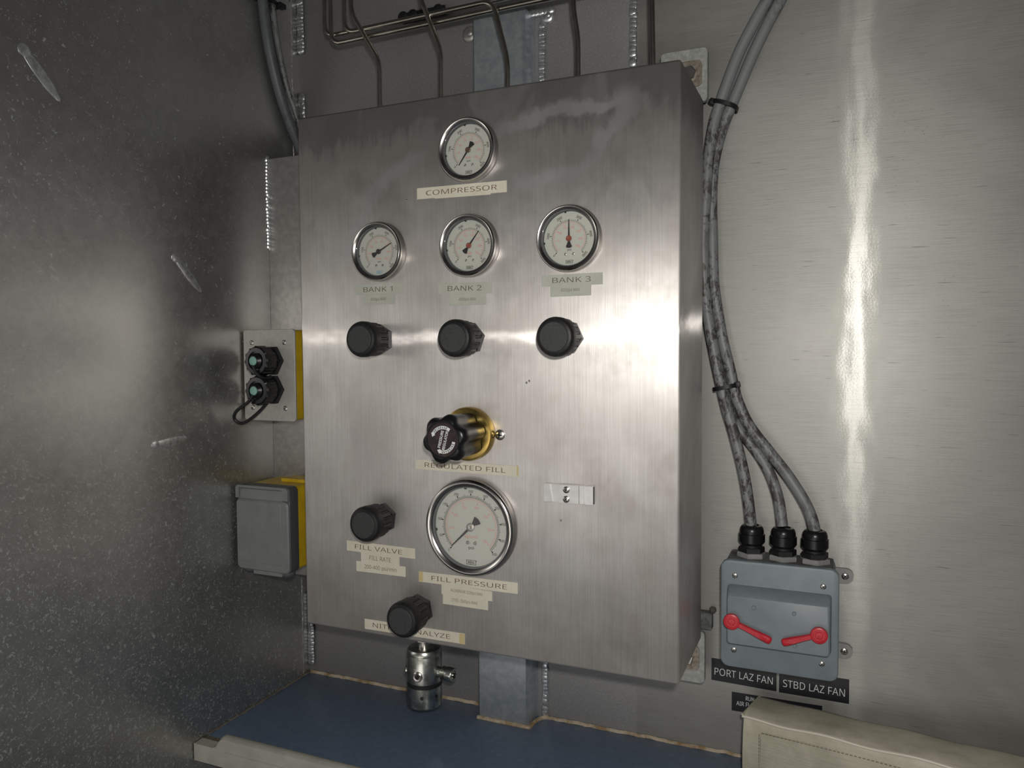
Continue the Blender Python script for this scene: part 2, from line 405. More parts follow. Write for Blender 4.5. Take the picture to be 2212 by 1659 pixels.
weld('weld_bead', (XL + .001, -.0168, .60), (XL + .001, -.0168, .86), .0022, wl, 50, 0, 'plate', seed=9)
weld('weld_bead', (XL + .002, -.074, .475), (XL + .002, -.074, .598), .0042, wl, 26, 0, seed=10)
for k, (c, r) in enumerate((((.1459, -.001, .7462), .011), ((.2558, -.003, .7491), .0095))):
    bb = B(); bb.blob(c, (r, .004, r), 14, 6); bb.blob((c[0] + .002, c[1] - .003, c[2]), (r * .45, .003, r * .45), 10, 5)
    bb.make('weld_spot', 'weld' if k else 'plate', wb)
# stitch burn marks on the left wall
for (ya, za, yb, zb, w) in ((-.4168, .6291, -.3758, .5855, .0062), (-.2408, .4493, -.196, .406, .0055), (-.2779, .2264, -.2243, .2296, .0052)):
    L = math.hypot(yb - ya, zb - za); a = math.atan2(zb - za, yb - ya)
    Mx = Matrix.Translation((XL + .0010, (ya + yb) / 2, (za + zb) / 2)) @ Matrix.Rotation(a, 4, 'X')
    bb = B(); bb.blob((0, 0, 0), (.0010, L / 2, w), 16, 8, Mx); bb.blob((.0004, -L * .40, 0), (.0010, w * 1.1, w * 1.0), 10, 5, Mx)
    bb.make('weld_stitch', 'weld', wl)

# square tube post behind the cabinet
bb = B(); bb.loft([[(x, y, z) for x, y in ((.1655, -.0005), (.1655, -.031), (.1685, -.0345), (.2338, -.0345), (.2368, -.031), (.2368, -.0005))] for z in (ZC + .0005, .752)])
post = struct(bb.make('trim_1', 'column'))
bb = B(); bb.tube([(.166, -.036, ZC + .001), (.235, -.0365, ZC + .001), (.2385, -.034, ZC + .001), (.2405, -.016, ZC + .001), (.2455, -.006, ZC + .001), (.252, -.002, ZC + .001)], .0028, 8, 4)
bb.make('sealant_bead', 'seal', post)

# equipment mounting plate in the corner
bb = B(); bb.box(XL + .0013, -.03, -.073, -.070, .024, .597, .0004); bb.box(-.033, -.03, -.070, -.0005, .024, .597)
struct(bb.make('trim_2', 'plate'))

# ================================================================== COUNTER
ct = thing('counter', 'dark blue laminate counter with a raised cream moulding along its front edge', 'counter', (.45, -.11, ZC - .022))
L0 = Vector((.45, -.11, ZC - .022))
def inw(b): b.bm.transform(Matrix.Translation(-L0)) if False else [setattr(v, 'co', v.co - L0) for v in b.bm.verts]; return b
inw(B().box(XL + .0015, 1.3, -.2055, -.0005, ZC - .022, ZC, .0006)).make('worktop', 'counter', ct)
# front moulding: low strip, with the raised lip starting a little way in from the left wall
xs0 = -.1245
lip = [(-.0990, ZC)]
for k in range(7):
    t = k / 6; lip.append((-.0985 + .0155 * t, ZC + .0155 * math.sin(t * PI / 2)))
poly = [(xs0 - .0045, ZC - .0212), (1.3, ZC - .0212), (1.3, ZC + .0155)] + lip[::-1][:-1] + [(-.0985, ZC), (xs0 - .0045, ZC)]
bb = B()
def railring(y, dz, dx=0): return [(x + (dx if x < 1 else 0), y, z - (dz if z > ZC + .004 else 0)) for x, z in poly]
bb.loft([railring(-.2135, .0035), railring(-.2160, .0008), railring(-.2190, 0), railring(-.2230, .0006), railring(-.2262, .0030), railring(-.2275, .0070)])
inw(bb).make('front_moulding', 'rail', ct)
inw(B().box(XL + .0015, 1.3, -.2135, -.2055, ZC - .022, ZC - .0004)).make('edge_strip', speckled('dull_olive_edge', (.10, .095, .06), (.16, .15, .11), 90, .35, .7, .6), ct)
inw(B().box(-.08, 1.3, -.2281, -.2276, ZC - .0022, ZC - .0012)).make('moulding_groove', 'rail', ct)
bb = B(); pts = [(XL + .004, -.0030, ZC + .001)]
for k in range(40): pts.append((XL + .01 + k * .0073, -.0022 + random.uniform(-.0006, .0006), ZC + .0008 + random.uniform(-.0005, .0008)))
bb.tube(pts, .0026, 7, 2); inw(bb).make('sealant_bead', 'seal', ct)
bb = B(); pts = []
for k in range(60): pts.append((.252 + k * .0072, -.0022 + random.uniform(-.0006, .0006), ZC + .0008 + random.uniform(-.0005, .0008)))
bb.tube(pts, .0024, 7, 2); inw(bb).make('sealant_bead', 'seal', ct)
bb = B(); pts = []
for k in range(30): pts.append((XL + .0022, -.004 - k * .0069, ZC + .0006 + random.uniform(-.0003, .0004)))
bb.tube(pts, .0014, 6, 2); inw(bb).make('sealant_bead', M['rust'], ct)

# ================================================================== CABINET
cab = thing('control_cabinet', 'brushed stainless steel wall cabinet carrying the gauges and black valve knobs', 'cabinet', (CW / 2, YB, 0))
C0 = Vector((CW / 2, YB, 0))
def inc(b):
    for v in b.bm.verts: v.co -= C0
    return b
bb = B(); bb.box(0, CW, YF, YB, 0, CH, .0028, None, 3); inc(bb).make('enclosure', 'cab', cab, sharp=60)
# mounting tabs at the right corners
for z0, z1, zb in ((.609, .6685, .640), (-.053, .008, -.023)):
    bb = B(); bb.loft(inset_rings(.405, .4575, z0, z1, .005, ((0, .0305), (0, .0368), (.0008, .0376))))
    t_ = inc(bb).make('mounting_tab', 'soap', cab)
    bb = B(); bb.loft([[(x + .438, -.0377 - w, z + zb) for x, z in rrect(-.0135, .0135, -.0145, .0145, .005)] for w in (0, .0022)]); inc(bb).make('washer', M['rust'], t_)
    bb = B(); bb.loft([[(x + .4375, -.0397 - w, z + zb) for x, z in ngon(6, rr, .2)] for rr, w in ((.0085, 0), (.0085, .0042), (.0075, .005))]); inc(bb).make('bolt', 'steel', t_)

def cross_screw(name, r, m='steel', h=None, rot=.3):
    """pan head screw with a recessed cross, local outward -y; returns (head builder, cross builder)"""
    h = h or r * .5
    a = B().lathe([(r, 0), (r, h * .25), (r * .93, h * .6), (r * .7, h * .88), (r * .35, h), (.00001, h)], 24)
    c = B()
    for k in (0, 1):
        Mx = Matrix.Rotation(rot + k * PI / 2, 4, 'Y'); c.box(-r * .55, r * .55, -h * 1.04, -h * .6, -r * .13, r * .13, 0, Mx)
    return a, c
def put_screw(parent, loc, r, m='steel', rot=.3, name='screw'):
    a, c = cross_screw(name, r, rot=rot); o = a.make(name, m, parent, loc); c.make('cross_slot', 'dark', o); return o

# latch plate
lt = Vector((.3400, YF, .1840)) - C0
bb = B()
U = .0268
for x0, x1, h in ((-U, -.0185, .0045), (-.0165, -.0105, .0040), (-.0100, .0115, .0052), (.0120, .0165, .0042), (.0185, U, .0055)):
    bb.loft([[(x, -w, z) for x, z in ((x0 + (.0016 if x0 == -.0165 else 0), .0092), (x1 - (.0016 if x0 == -U else 0), .0092), (x1 + (.0016 if x0 == -U else 0), -.0092), (x0 + (.0032 if x0 == -.0165 else 0), -.0092))] for w in (.0002, h)])
bb.box(-U, U, -.0030, -.0001, -.0090, .0090)
lp = bb.make('latch_plate', 'latch', cab, lt)
put_screw(lp, (-.0017, -.0052, .0046), .0036, rot=.55); put_screw(lp, (-.0019, -.0052, -.0053), .0036, rot=.85)
put_screw(cab, Vector((.2615, YF, .2421)) - C0, .0058, rot=.1)
for dx, dz in ((.3305, .155), (.2955, .3005), (.2925, .2985), (.1490, .501)):
    bb = B(); bb.blob((0, 0, 0), (.0012, .0005, .0012), 8, 4); bb.make('weld_pip', 'steel', cab, Vector((dx, YF, dz)) - C0)

# ================================================================== GAUGES
def arc_strip(bb, r0, r1, a0, a1, w, n=48, Mx=None):
    """ring sector, angles in degrees clockwise from top"""
    pts = []
    for k in range(n):
        for q in ((k, k + 1),):
            A, C = R(a0 + (a1 - a0) * q[0] / n), R(a0 + (a1 - a0) * q[1] / n)
            vs = [bb.P((r * math.sin(t), -w, r * math.cos(t)), Mx) for r, t in ((r0, A), (r1, A), (r1, C), (r0, C))]
            bb.bm.faces.new(vs)
def tick(bb, r0, r1, wd, a, w, wd2=None):
    t = R(a); s, c = math.sin(t), math.cos(t); wd2 = wd if wd2 is None else wd2
    vs = [bb.P((r * s + e * c, -w, r * c - e * s), None) for r, e in ((r0, -wd / 2), (r1, -wd2 / 2), (r1, wd2 / 2), (r0, wd / 2))]
    bb.bm.faces.new(vs)
def dialtext(bb, txt, r, a, h, wd, w, upright=True):
    t = R(a); Mx = Matrix.Translation((r * math.sin(t), 0, r * math.cos(t))) @ Matrix.Rotation(t if upright else 0, 4, 'Y')
    bb.text(txt, -wd / 2, wd / 2, -h / 2, h / 2, w, Mx, off=.01)

def gauge(name, label, x, z, Rb, nums, reds, needle, unit, unit2, logo='ink', big=False, group=None, hub='ink', roll=0.0):
    g = thing(name, label, 'gauge', (x, YF - .0002, z), group, (0, R(roll), 0))
    k = Rb
    bb = B(); bb.lathe([(k * .97, 0), (k, .0012), (k, .006), (k * .985, .0078), (k * .93, .0078), (k * .93, 0)], 72, closed=True); bb.make('case_rim', 'bezel_side', g)
    dr = .835 if not big else .845
    bb = B(); bb.lathe([(k * .985, .0070), (k * .985, .0095), (k * .96, .0112), (k * .93, .0119), (k * .90, .0116), (k * (dr + .005), .0098), (k * dr, .0090), (k * dr, .0020), (k * .93, .0015)], 72, closed=True)
    bb.make('bezel', 'chrome', g)
    bb = B(); bb.lathe([(k * dr * .999, .0074), (k * dr * .985, .0076), (k * dr * .965, .0074), (k * dr * .965, .0032), (k * dr * .999, .0032)], 72, closed=True); bb.make('gasket_ring', 'greydark', g)
    d = B().lathe([(k * dr * .98, .0028), (k * dr * .98, .0034), (.00001, .0034)], 64, cap1=True).make('dial', 'dial', g)
    w = .00350
    RT = .53 if not big else .60           # scale radius / k
    bb = B(); n = len(nums) - 1; mj = 10 if not big else 10
    for i in range(n * mj + 1):
        a = -135 + 270 * i / (n * mj); hf = i % 5 == 0
        tick(bb, k * RT, k * (RT + (.065 if hf else .045)), k * .010, a, w)
    for i in range(n + 1): tick(bb, k * (RT + .035), k * (RT + .085), k * .012, -135 + 270 * i / n, w, k * .034)
    arc_strip(bb, k * (RT - .006), k * RT, -135, 135, w, 64)
    for i, t in enumerate(nums):
        if t:
            a = -135 + 270 * i / n; hh = k * (.080 if not big else .054)
            dialtext(bb, t, k * (RT + (.150 if not big else .128)), a, hh, hh * (.56 if not big else .50) * len(t), w, not big)
    dialtext(bb, 'psi', k * (.335 if not big else .445), 180, k * .075, k * .13, w, False) if False else bb.text('psi', -k * .06, k * .06, -k * (.375 if not big else .475), -k * (.30 if not big else .40), w, None, .01)
    bb.make('black_scale', 'ink', d)
    bb = B(); arc_strip(bb, k * (RT - .035), k * (RT - .026), -135, 135, w, 64)
    m = len(reds)
    for i in range(71): tick(bb, k * (RT - .075), k * (RT - .035), k * .0055, -135 + 270 * i / 71.1, w)
    for i, t in enumerate(reds):
        a = -135 + 270 * i / 7.11
        tick(bb, k * (RT - .12), k * (RT - .08), k * .03, a, w, k * .012)
        if t: dialtext(bb, t, k * (RT - .185), a, k * (.07 if not big else .058), k * (.042 if not big else .034) * len(t), w, False)
    bb.text(unit2, -k * .05 * len(unit2) ** .6, k * .05 * len(unit2) ** .6, -k * (.265 if not big else .25), -k * (.185 if not big else .165), w, None, .01)
    bb.make('red_scale', 'red_ink', d)
    for sx in (-1, 1):
        zz = -k * (.46 if not big else .325); xx = sx * k * (.125 if not big else .085) + k * .01
        bb = B(); bb.lathe([(k * .038, .0034), (k * .036, .0044), (k * .02, .0046), (.00001, .0042)], 14, Matrix.Translation((xx, 0, zz))); bb.make('dial_screw', 'bezel_side', d)
    bb = B(); lw = k * .115; z0 = -k * (.715 if not big else .76)
    bb.text('WIKA', -lw * .75, lw * .6, z0, z0 + k * .055, w, None, .02)
    for a_, b_, c_, e_ in ((-lw, lw * .8, z0 - k * .02, z0 - k * .01), (-lw, lw * .8, z0 + k * .067, z0 + k * .077), (-lw, -lw + k * .01, z0 - k * .02, z0 + k * .077), (lw * .8, lw * .8 + k * .01, z0 - k * .02, z0 + k * .077)):
        bb.prism([(a_, c_), (b_, c_), (b_, e_), (a_, e_)], w - .0001, w)
    bb.blob((lw * .98, -w, z0 + k * .06), (k * .012, .0001, k * .012), 8, 3)
    bb.make('maker_mark', logo, d)
    # needle: thin pointer, wide tail
    t = R(needle); Mx = Matrix.Rotation(t, 4, 'Y')
    ln = k * (RT + .03) if not big else k * .60; tl = k * .27 if not big else k * .235
    bb = B(); bb.prism([(-k * .010, ln), (-k * .028, 0), (-k * .028, -tl * .3), (-k * .095, -tl * .92), (-k * .06, -tl * 1.0), (0, -tl * 1.05), (k * .06, -tl * 1.0), (k * .095, -tl * .92), (k * .028, -tl * .3), (k * .028, 0), (k * .010, ln)][::-1], .0046, .0052, Mx)
    nd = bb.make('needle', 'ink', g)
    bb = B(); bb.lathe([(k * .085, .0044), (k * .085, .0060), (k * .07, .0064), (k * .03, .0064), (.00001, .0060)], 24); bb.make('hub', hub, nd)
    for a in (-98, -8):
        bb = B(); bb.blob((k * dr * .955 * math.sin(R(a)), -.0045, k * dr * .955 * math.cos(R(a))), (k * .035, .001, k * .035), 10, 4); bb.make('dial_notch', 'dark', g)
    bb = B(); bb.lathe([(k * dr * .995, .0080), (k * dr * .995, .0084), (.00001, .0084)], 48); bb.make('glass', 'glass', g)
    return g
SN = ['0', '1000', '2000', '3000', '4000', '5000']; RN = ['', '50', '100', '150', '200', '250', '300', '350']
hubc = flat('bronze_hub', (.22, .14, .10), .35, .6); hubr = flat('reddish_hub', (.35, .10, .07), .35, .3); hubs = flat('silver_hub', (.55, .52, .48), .35, .8)
gg = 'small round pressure gauges on the cabinet'
gauge('pressure_gauge', 'small round steel gauge above the COMPRESSOR label, needle resting at zero', .2285, .5470, .0338, SN, RN, -135 - 9, 'psi', 'bar', group=gg, hub=hubc)
gauge('pressure_gauge', 'small round steel gauge above the BANK 1 label, needle pointing upper right, blue maker mark', .1145, .4455, .0335, SN, RN, 62, 'psi', 'bar', logo='blue_ink', group=gg)
gauge('pressure_gauge', 'small round steel gauge above the BANK 2 label, needle just past 3000', .2285, .4455, .0338, SN, RN, 38, 'psi', 'bar', group=gg, hub=hubr)
gauge('pressure_gauge', 'small round steel gauge above the BANK 3 label, needle pointing straight up', .3418, .4460, .0340, SN, RN, 0, 'psi', 'bar', group=gg, hub=hubr)
gauge('large_pressure_gauge', 'large round steel gauge reading to 5000 psi above the FILL PRESSURE label', .2275, .1400, .0537, ['0', '500', '1000', '1500', '2000', '2500', '3000', '3500', '4000', '4500', '5000'], RN, -135 + 1, 'psi', 'kg/cm2', big=True, hub=hubs)

# ================================================================== VALVE KNOBS
def valve_parts():
    """meshes shared by the five black needle-valve knobs"""
    k = .0198
    def ribs(a, r, w):
        if .0135 < w < .0345: 
            m = (a / (2 * PI) * 16) % 1.0
            return r * (.925 if m < .28 else 1.0)
        return r
    body = B().lathe([(k * .86, .0095), (k * .90, .0120), (k * .94, .0138), (k * .955, .0150), (k * .96, .0240), (k * .965, .0290), (k * .975, .0296), (k, .0300), (k, .0372), (k * .97, .0392), (k * .90, .0412), (k * .78, .0424), (k * .755, .0424)], 96,
        f=lambda a, r, w: r * (.93 if (.0130 < w < .0295 and ((a / (2 * PI) * 16) % 1.0) < .30) else 1.0))
    cap = B().lathe([(k * .745, .0415), (k * .745, .0426), (k * .72, .0431), (.00001, .0433)], 48)
    nut = B()
    for rr, w in (): pass
    nut.loft([[(x, -w, z) for x, z in ngon(6, rr, .52)] for rr, w in ((.0170, 0), (.0178, .0012), (.0178, .0085), (.0165, .0098))])
    return body, cap, nut
body, cap, nut = valve_parts()
v0 = thing('needle_valve', 'leftmost black ribbed knob of the row of three below the bank labels', 'valve knob', (.1125, YF, .3460), 'black ribbed valve knobs')
body.make('knob', 'black', v0, sharp=28); cap.make('end_cap', 'cap', v0); nut.make('panel_nut', 'blackgloss', v0)
for x, z, lb, ry in ((.2275, .3458, 'middle black ribbed knob of the row of three below the bank labels', 20), (.3385, .3458, 'rightmost black ribbed knob of the row of three, with a thin ring on its face', 35),
                 (.1135, .1405, 'round black ribbed knob on top of the FILL VALVE label', 8), (.1600, .0390, 'round black ribbed knob covering the middle of the NITROX ANALYZE label', 50)):
    c = copy_tree(v0); c.location = (x, YF, z); c['label'] = lb; c.rotation_euler = (0, R(ry), 0)

# ================================================================== REGULATOR
rg = thing('pressure_regulator', 'black six-lobed pressure regulator handwheel with a brass collar', 'regulator knob', (.2265, YF, .2425))
B().lathe([(.0285, 0), (.0292, .0008), (.0292, .0095), (.0284, .0112), (.0265, .0118), (.0120, .0118)], 64).make('brass_collar', 'brass', rg)
def lobe(r, depth, rot=.23):
    pts = []
    for j in range(96):
        a = 2 * PI * j / 96; c = math.cos(6 * (a - rot)); f = (1 - depth) + depth * (1 - ((1 - c) / 2) ** 1.6)
        pts.append((r * f * math.cos(a), r * f * math.sin(a)))
    return pts
bb = B(); bb.loft([[(x, -w, z) for x, z in lobe(r, d)] for r, d, w in ((.0235, .20, .0135), (.0242, .20, .0145), (.0250, .20, .0400), (.0258, .19, .0530), (.0262, .18, .0570), (.0255, .17, .0605), (.0232, .13, .0635), (.0200, .05, .0650), (.0180, .0, .0648), (.0176, .0, .0640))])
hw = bb.make('handwheel', 'blackgloss', rg, sharp=40)
B().lathe([(.0140, .0100), (.0140, .0140)], 32).make('stem', 'dark', rg)
disc = B().lathe([(.0176, .0636), (.0176, .0643), (.00001, .0643)], 48).make('name_disc', speckled('maroon_black_disc', (.020, .012, .014), (.05, .025, .028), 90, .4, .7, .4), rg)
bb = B(); MT = Matrix.Rotation(R(-76), 4, 'Y'); w = .06445
bb.text('PRESSURE', -.0092, .0092, .0008, .0040, w, MT, .02); bb.text('REGULATOR', -.0100, .0100, -.0044, -.0012, w, MT, .02)
bb.make('disc_lettering', 'white', disc)
bb = B()
def band(a0, a1, head):
    arc_strip(bb, .0108, .0142, a0, a1, w, 20)
    s = 1 if head > a1 else -1; base = a1 if s > 0 else a0
    vs = [bb.P((r * math.sin(R(a)), -w, r * math.cos(R(a))), None) for r, a in ((.0098, base), (.0152, base), (.0125, base + s * 16))]
    bb.bm.faces.new(vs)
band(-62, 38, -90); band(98, 196, 220)
bb.make('arrow_band', 'white', disc)
bb = B()
def curved(txt, a0, a1, inward=False):
    n = len(txt)
    for i, ch in enumerate(txt):
        a = a0 + (a1 - a0) * (i + .5) / n
        Mx = Matrix.Rotation(R(a), 4, 'Y') @ Matrix.Translation((0, 0, .0125)) @ (Matrix.Rotation(PI, 4, 'Y') if inward else Matrix.Identity(4))
        bb.text(ch, -.00075, .00075, -.0012, .0012, w + .00015, Mx, .02)
curved('DECREASE', -55, 25); curved('INCREASE', 105, 188)
bb.make('band_lettering', 'ink', disc)

# ================================================================== LABEL TAPES ON THE CABINET
def tape(txt, label, quad, tx, th, m='tape_cream', ink='tape_ink', y=None, cat='label', off=-.006, lift=.0, group='label tapes on the cabinet', ends=None, zo=0.0):
    """quad: (xl, zt, zb, xr, zt2, zb2)"""
    xl_, zt, zb, xr, zt2, zb2 = quad; cx, cz = (xl_ + xr) / 2, (zt + zb + zt2 + zb2) / 4; Y = (YF if y is None else y) - .0001 - lift
    a = math.atan2((zt2 + zb2) - (zt + zb), 2 * (xr - xl_))
    bb = B(); pts = [(xl_ - cx, zb - cz), (xr - cx, zb2 - cz), (xr - cx, zt2 - cz), (xl_ - cx, zt - cz)]
    bb.prism(pts, 0, .00035); o = bb.make('label_tape', m, None, (cx, Y, cz)); tag(o, label, cat, group)
    if txt:
        Mx = Matrix.Rotation(-a, 4, 'Y'); bb = B()
        bb.text(txt, tx[0] - cx, tx[1] - cx, -th / 2 + zo, th / 2 + zo, .0005, Mx, off)
        bb.make('lettering', ink, o)
    if ends:
        bb = B(); hh = (zt - zb) / 2
        bb.prism([(ends[0] - cx, -hh * .97), (ends[1] - cx, -hh * .97), (ends[1] - cx, hh * .97), (ends[0] - cx, hh * .97)], .0003, .00048, Matrix.Translation((0, 0, (ends[2] if len(ends) > 2 else 0)))); bb.make('yellowed_end', 'tape_yellow', o)
    return o
tape('COMPRESSOR', 'cream label tape reading COMPRESSOR, topmost label on the cabinet', (.1627, .5130, .5008, .2714, .5118, .4996), (.1742, .2602), .0053)
tape('', 'thin cream sliver of tape peeking out under the COMPRESSOR label', (.185, .5012, .4998, .2525, .5000, .4986), None, 0, lift=-.00003)
tape('BANK 1', 'grey label tape reading BANK 1 under the left gauge', (.0786, .4093, .3980, .1432, .4096, .3974), (.0904, .1292), .0054, 'tape_grey', 'tape_ink2')
tape('4500psi MAX', 'small 4500psi MAX tape with a curled lower corner, leftmost of the three', (.0893, .3975, .3861, .1318, .3975, .3863), (.0997, .1205), .0044, 'tape_grey', 'tape_ink2', lift=-.00006)
tape('BANK 2', 'grey label tape reading BANK 2 under the middle gauge', (.1883, .4070, .3952, .2533, .4062, .3940), (.2001, .2410), .0054, 'tape_grey', 'tape_ink2')
tape('4500psi MAX', 'small 4500psi MAX tape below the middle of the three bank gauges', (.2016, .3943, .3823, .2459, .3940, .3820), (.2135, .2345), .0044, 'tape_grey', 'tape_ink2', lift=-.00006)
tape('BANK 3', 'grey label tape reading BANK 3 under the right gauge', (.3102, .4104, .3986, .3759, .4107, .3987), (.3222, .3634), .0054, 'tape_grey', 'tape_ink2')
tape('4500psi MAX', 'small 4500psi MAX tape, rightmost of the three, under the gauge pointing straight up', (.3196, .4000, .3877, .3638, .4000, .3880), (.3314, .3520), .0044, 'tape_grey', 'tape_ink2', lift=-.00006)
tape('REGULATED FILL', 'cream label tape reading REGULATED FILL below the black handwheel', (.1570, .2106, .1994, .2827, .2096, .1980), (.1685, .2678), .0052, ends=(.2808, .2826))
tape('FILL VALVE', 'cream label tape reading FILL VALVE, torn at its right corner', (.0614, .1090, .0969, .1545, .1081, .0962), (.0731, .1375), .0052)
tape('FILL RATE', 'short cream label tape reading FILL RATE between two longer ones', (.0812, .0975, .0855, .1337, .0967, .0857), (.0930, .1222), .0050, lift=.00004)
tape('200-400 psi/min', 'cream label tape reading 200-400 psi/min, lowest of its stack', (.0745, .0858, .0737, .1418, .0860, .0740), (.0857, .1297), .0062, lift=.00008)
tape('FILL PRESSURE', 'long cream label tape reading FILL PRESSURE under the large gauge', (.1592, .0826, .0707, .2811, .0833, .0711), (.1757, .2685), .0052, ends=(.1594, .1645))
tape('ALUMINUM 3200psi MAX', 'cream label tape reading ALUMINUM 3200psi MAX', (.1882, .0715, .0599, .2508, .0703, .0594), (.1997, .2392), .0046, lift=.00004, ink='tape_ink2')
tape('STEEL 3500psi MAX', 'cream label tape reading STEEL 3500psi MAX, lowest of its stack', (.1898, .0603, .0490, .2457, .0598, .0488), (.2010, .2330), .0046, lift=.00008, ink='tape_ink2')
tape('NITROX ANALYZE', 'cream label tape reading NITROX ANALYZE, partly behind a black knob at the bottom edge', (.0849, .0178, .0058, .2168, .0186, .0066), (.0963, .1985), .0052, ends=(.2100, .2165))

# engraved plates on the wall below the switch box
ga = 'black engraved plates on the wall'
tape('PORT LAZ FAN', 'black engraved plate reading PORT LAZ FAN below the grey switch box', (.4597, -.0355, -.0621, .5333, -.0365, -.0636), (.4634, .5292), .0086, 'engrave', 'white', 0.0, off=-.005, group=ga, zo=-.0020)
tape('STBD LAZ FAN', 'black engraved plate reading STBD LAZ FAN below the grey switch box', (.5361, -.0365, -.0640, .6101, -.0368, -.0645), (.5405, .6058), .0086, 'engrave', 'white', 0.0, off=-.005, group=ga, zo=-.0022)
o = tape('', 'small black engraved plate half hidden behind the cream cushion', (.4833, -.0726, -.0951, .5825, -.0718, -.0945), None, 0, 'engrave', 'white', 0.0, group=ga)
bb = B(); bb.text('RUN', -.0336, -.0243, .0032, .0082, .0005, None, .0); bb.text('AIR FLOW', -.0442, -.0190, -.0042, .0010, .0005, None, .0); bb.make('lettering', 'white', o)

# ================================================================== STAINLESS TUBES
YT = -.090
def tubing(label, pts, r=.0030):
    cx, cy, cz = pts[0]; bb = B(); bb.tube([(p[0] - cx, p[1] - cy, p[2] - cz) for p in pts], r, 12, 6)
    return tag(bb.make('steel_tube', 'tube', None, (cx, cy, cz)), label, 'tube', 'stainless air tubes above the cabinet')
def bend(a, b, c, r, n=4):
    """rounded corner points"""
    A, Bv, C = Vector(a), Vector(b), Vector(c); d1 = (A - Bv).normalized(); d2 = (C - Bv).normalized()
    P0, P1 = Bv + d1 * r, Bv + d2 * r
    return [tuple((1 - t) ** 2 * P0 + 2 * t * (1 - t) * Bv + t * t * P1) for t in (0, .25, .5, .75, 1)]
def route(pts, r=.012):
    out = [pts[0]]
    for i in range(1, len(pts) - 1):
        a, b, c = Vector(pts[i - 1]), Vector(pts[i]), Vector(pts[i + 1])
        rr = min(r, (a - b).length * .45, (c - b).length * .45)
        m1 = b + (a - b).normalized() * rr * 1.3; out += [tuple(m1)] if False else []
        out += bend(pts[i - 1], pts[i], pts[i + 1], rr)
    out.append(pts[-1])
    # keep straight runs straight by doubling points near bends
    res = [out[0]]
    for p, q in zip(out, out[1:]):
        P, Q = Vector(p), Vector(q)
        if (Q - P).length > .02: res += [tuple(P.lerp(Q, .08)), tuple(P.lerp(Q, .5)), tuple(P.lerp(Q, .92))]
        res.append(q)
    return res
zt = CH - .002
tubing('bent steel tube entering the cabinet top furthest left', route([(.025, YT - .004, .90), (.0268, YT - .004, .757), (.0643, YT, .694), (.0643, YT, zt)]))
tubing('bent steel tube entering the cabinet top second from left', route([(.118, YT - .004, .90), (.126, YT - .004, .758), (.1512, YT, .693), (.1502, YT, zt)]))
tubing('steel tube running sideways then bending down into the middle of the cabinet top', route([(.0136, YT, .90), (.0136, YT, .7365), (.220, YT, .7395), (.2388, YT, .668), (.2376, YT, zt)], .016))
tubing('lower steel tube running sideways across to the right above the cabinet', route([(-.0120, YT + .007, .90), (-.0125, YT + .007, .7295), (.60, YT + .007, .7365)], .016))
tubing('outermost steel tube bending behind the other sideways tubes at left', route([(-.0285, YT + .016, .90), (-.0285, YT + .016, .7450), (.40, YT + .016, .7490)], .016))
tubing('slightly kinked steel tube entering the cabinet top right of its middle', route([(.3178, YT - .001, .90), (.3190, YT - .001, .712), (.3240, YT, .680), (.3242, YT, zt)]))
tubing('straight steel tube entering the cabinet top furthest right', [(.4058, YT, .90), (.4065, YT, .74), (.409, YT, zt)])
bb = B()
for x in (.055, .070, .108): bb.lathe([(.006, 0), (.0075, .001), (.0075, .006), (.006, .007)], 16, Matrix.Translation((x - .08, 0, 0)))
bb.box(-.03, .035, 0, .004, -.006, .008, .001)
tag(bb.make('tube_clamp', 'black', None, (.08, -.012, .778)), 'black clamp block on the wall behind the leftmost tubes, at the top of the picture', 'clamp')

# ================================================================== FILL FITTING UNDER THE CABINET
vx, vy = .1185, -.090
ff = thing('hose_coupling', 'worn chrome cylindrical fill coupling hanging under the cabinet', 'coupling', (vx, vy, -.113))
def up(prof, seg=48, f=None, off=(0, 0, 0)):
    b_ = B(); b_.lathe(prof, seg, Matrix.Translation(off) @ Matrix.Rotation(R(-90), 4, 'X'), f); return b_
r = .0222
up([(r * .93, 0), (r * .985, .0012), (r, .004), (r, .0262)]).make('lower_sleeve', 'plug', ff)
up([(r * .99, .0262), (r * .99, .0318)]).make('rubber_band', 'black', ff)
up([(r, .0318), (r, .0640), (r * .97, .0652), (r * .97, .0662), (r, .0668), (r * .985, .0700), (r * .92, .0725), (r * .85, .0730), (.0105, .0730)]).make('upper_body', 'plug', ff)
up([(.0085, .0725), (.0085, .0810), (.0078, .0815)]).make('neck', 'steel', ff)
bb = B(); bb.loft([[(x, y, z) for x, y in ngon(6, .0108, .2)] for z in (.0815, .0960, .113)]); bb.make('hex_nut', 'steel', ff)
a, c = B().lathe([(.0062, 0), (.0062, .0022), (.0050, .0030), (.0030, .0030), (.0026, .0010), (.00001, .0010)], 24), None
d_ = Vector((.10, -1, 0)).normalized(); ang = math.atan2(d_.x, -d_.y)
for ang, rr in ((.12, 1), (-1.25, 1)):
    RM = Matrix.Rotation(ang, 4, 'Z'); p = RM @ Vector((0, -(r - .0006), .0430))
    bb = B(); bb.lathe([(.0064, 0), (.0064, .0016), (.0050, .0026), (.0030, .0024), (.0026, .0008), (.00001, .0008)], 24, Matrix.Translation(p) @ RM); o = bb.make('port_plug', 'steel', ff)
    bb = B(); bb.lathe([(.0024, .0009), (.0024, .0026), (.00001, .0026)], 12, Matrix.Translation(p) @ RM); bb.make('plug_hole', 'dark', o)
bb = B()
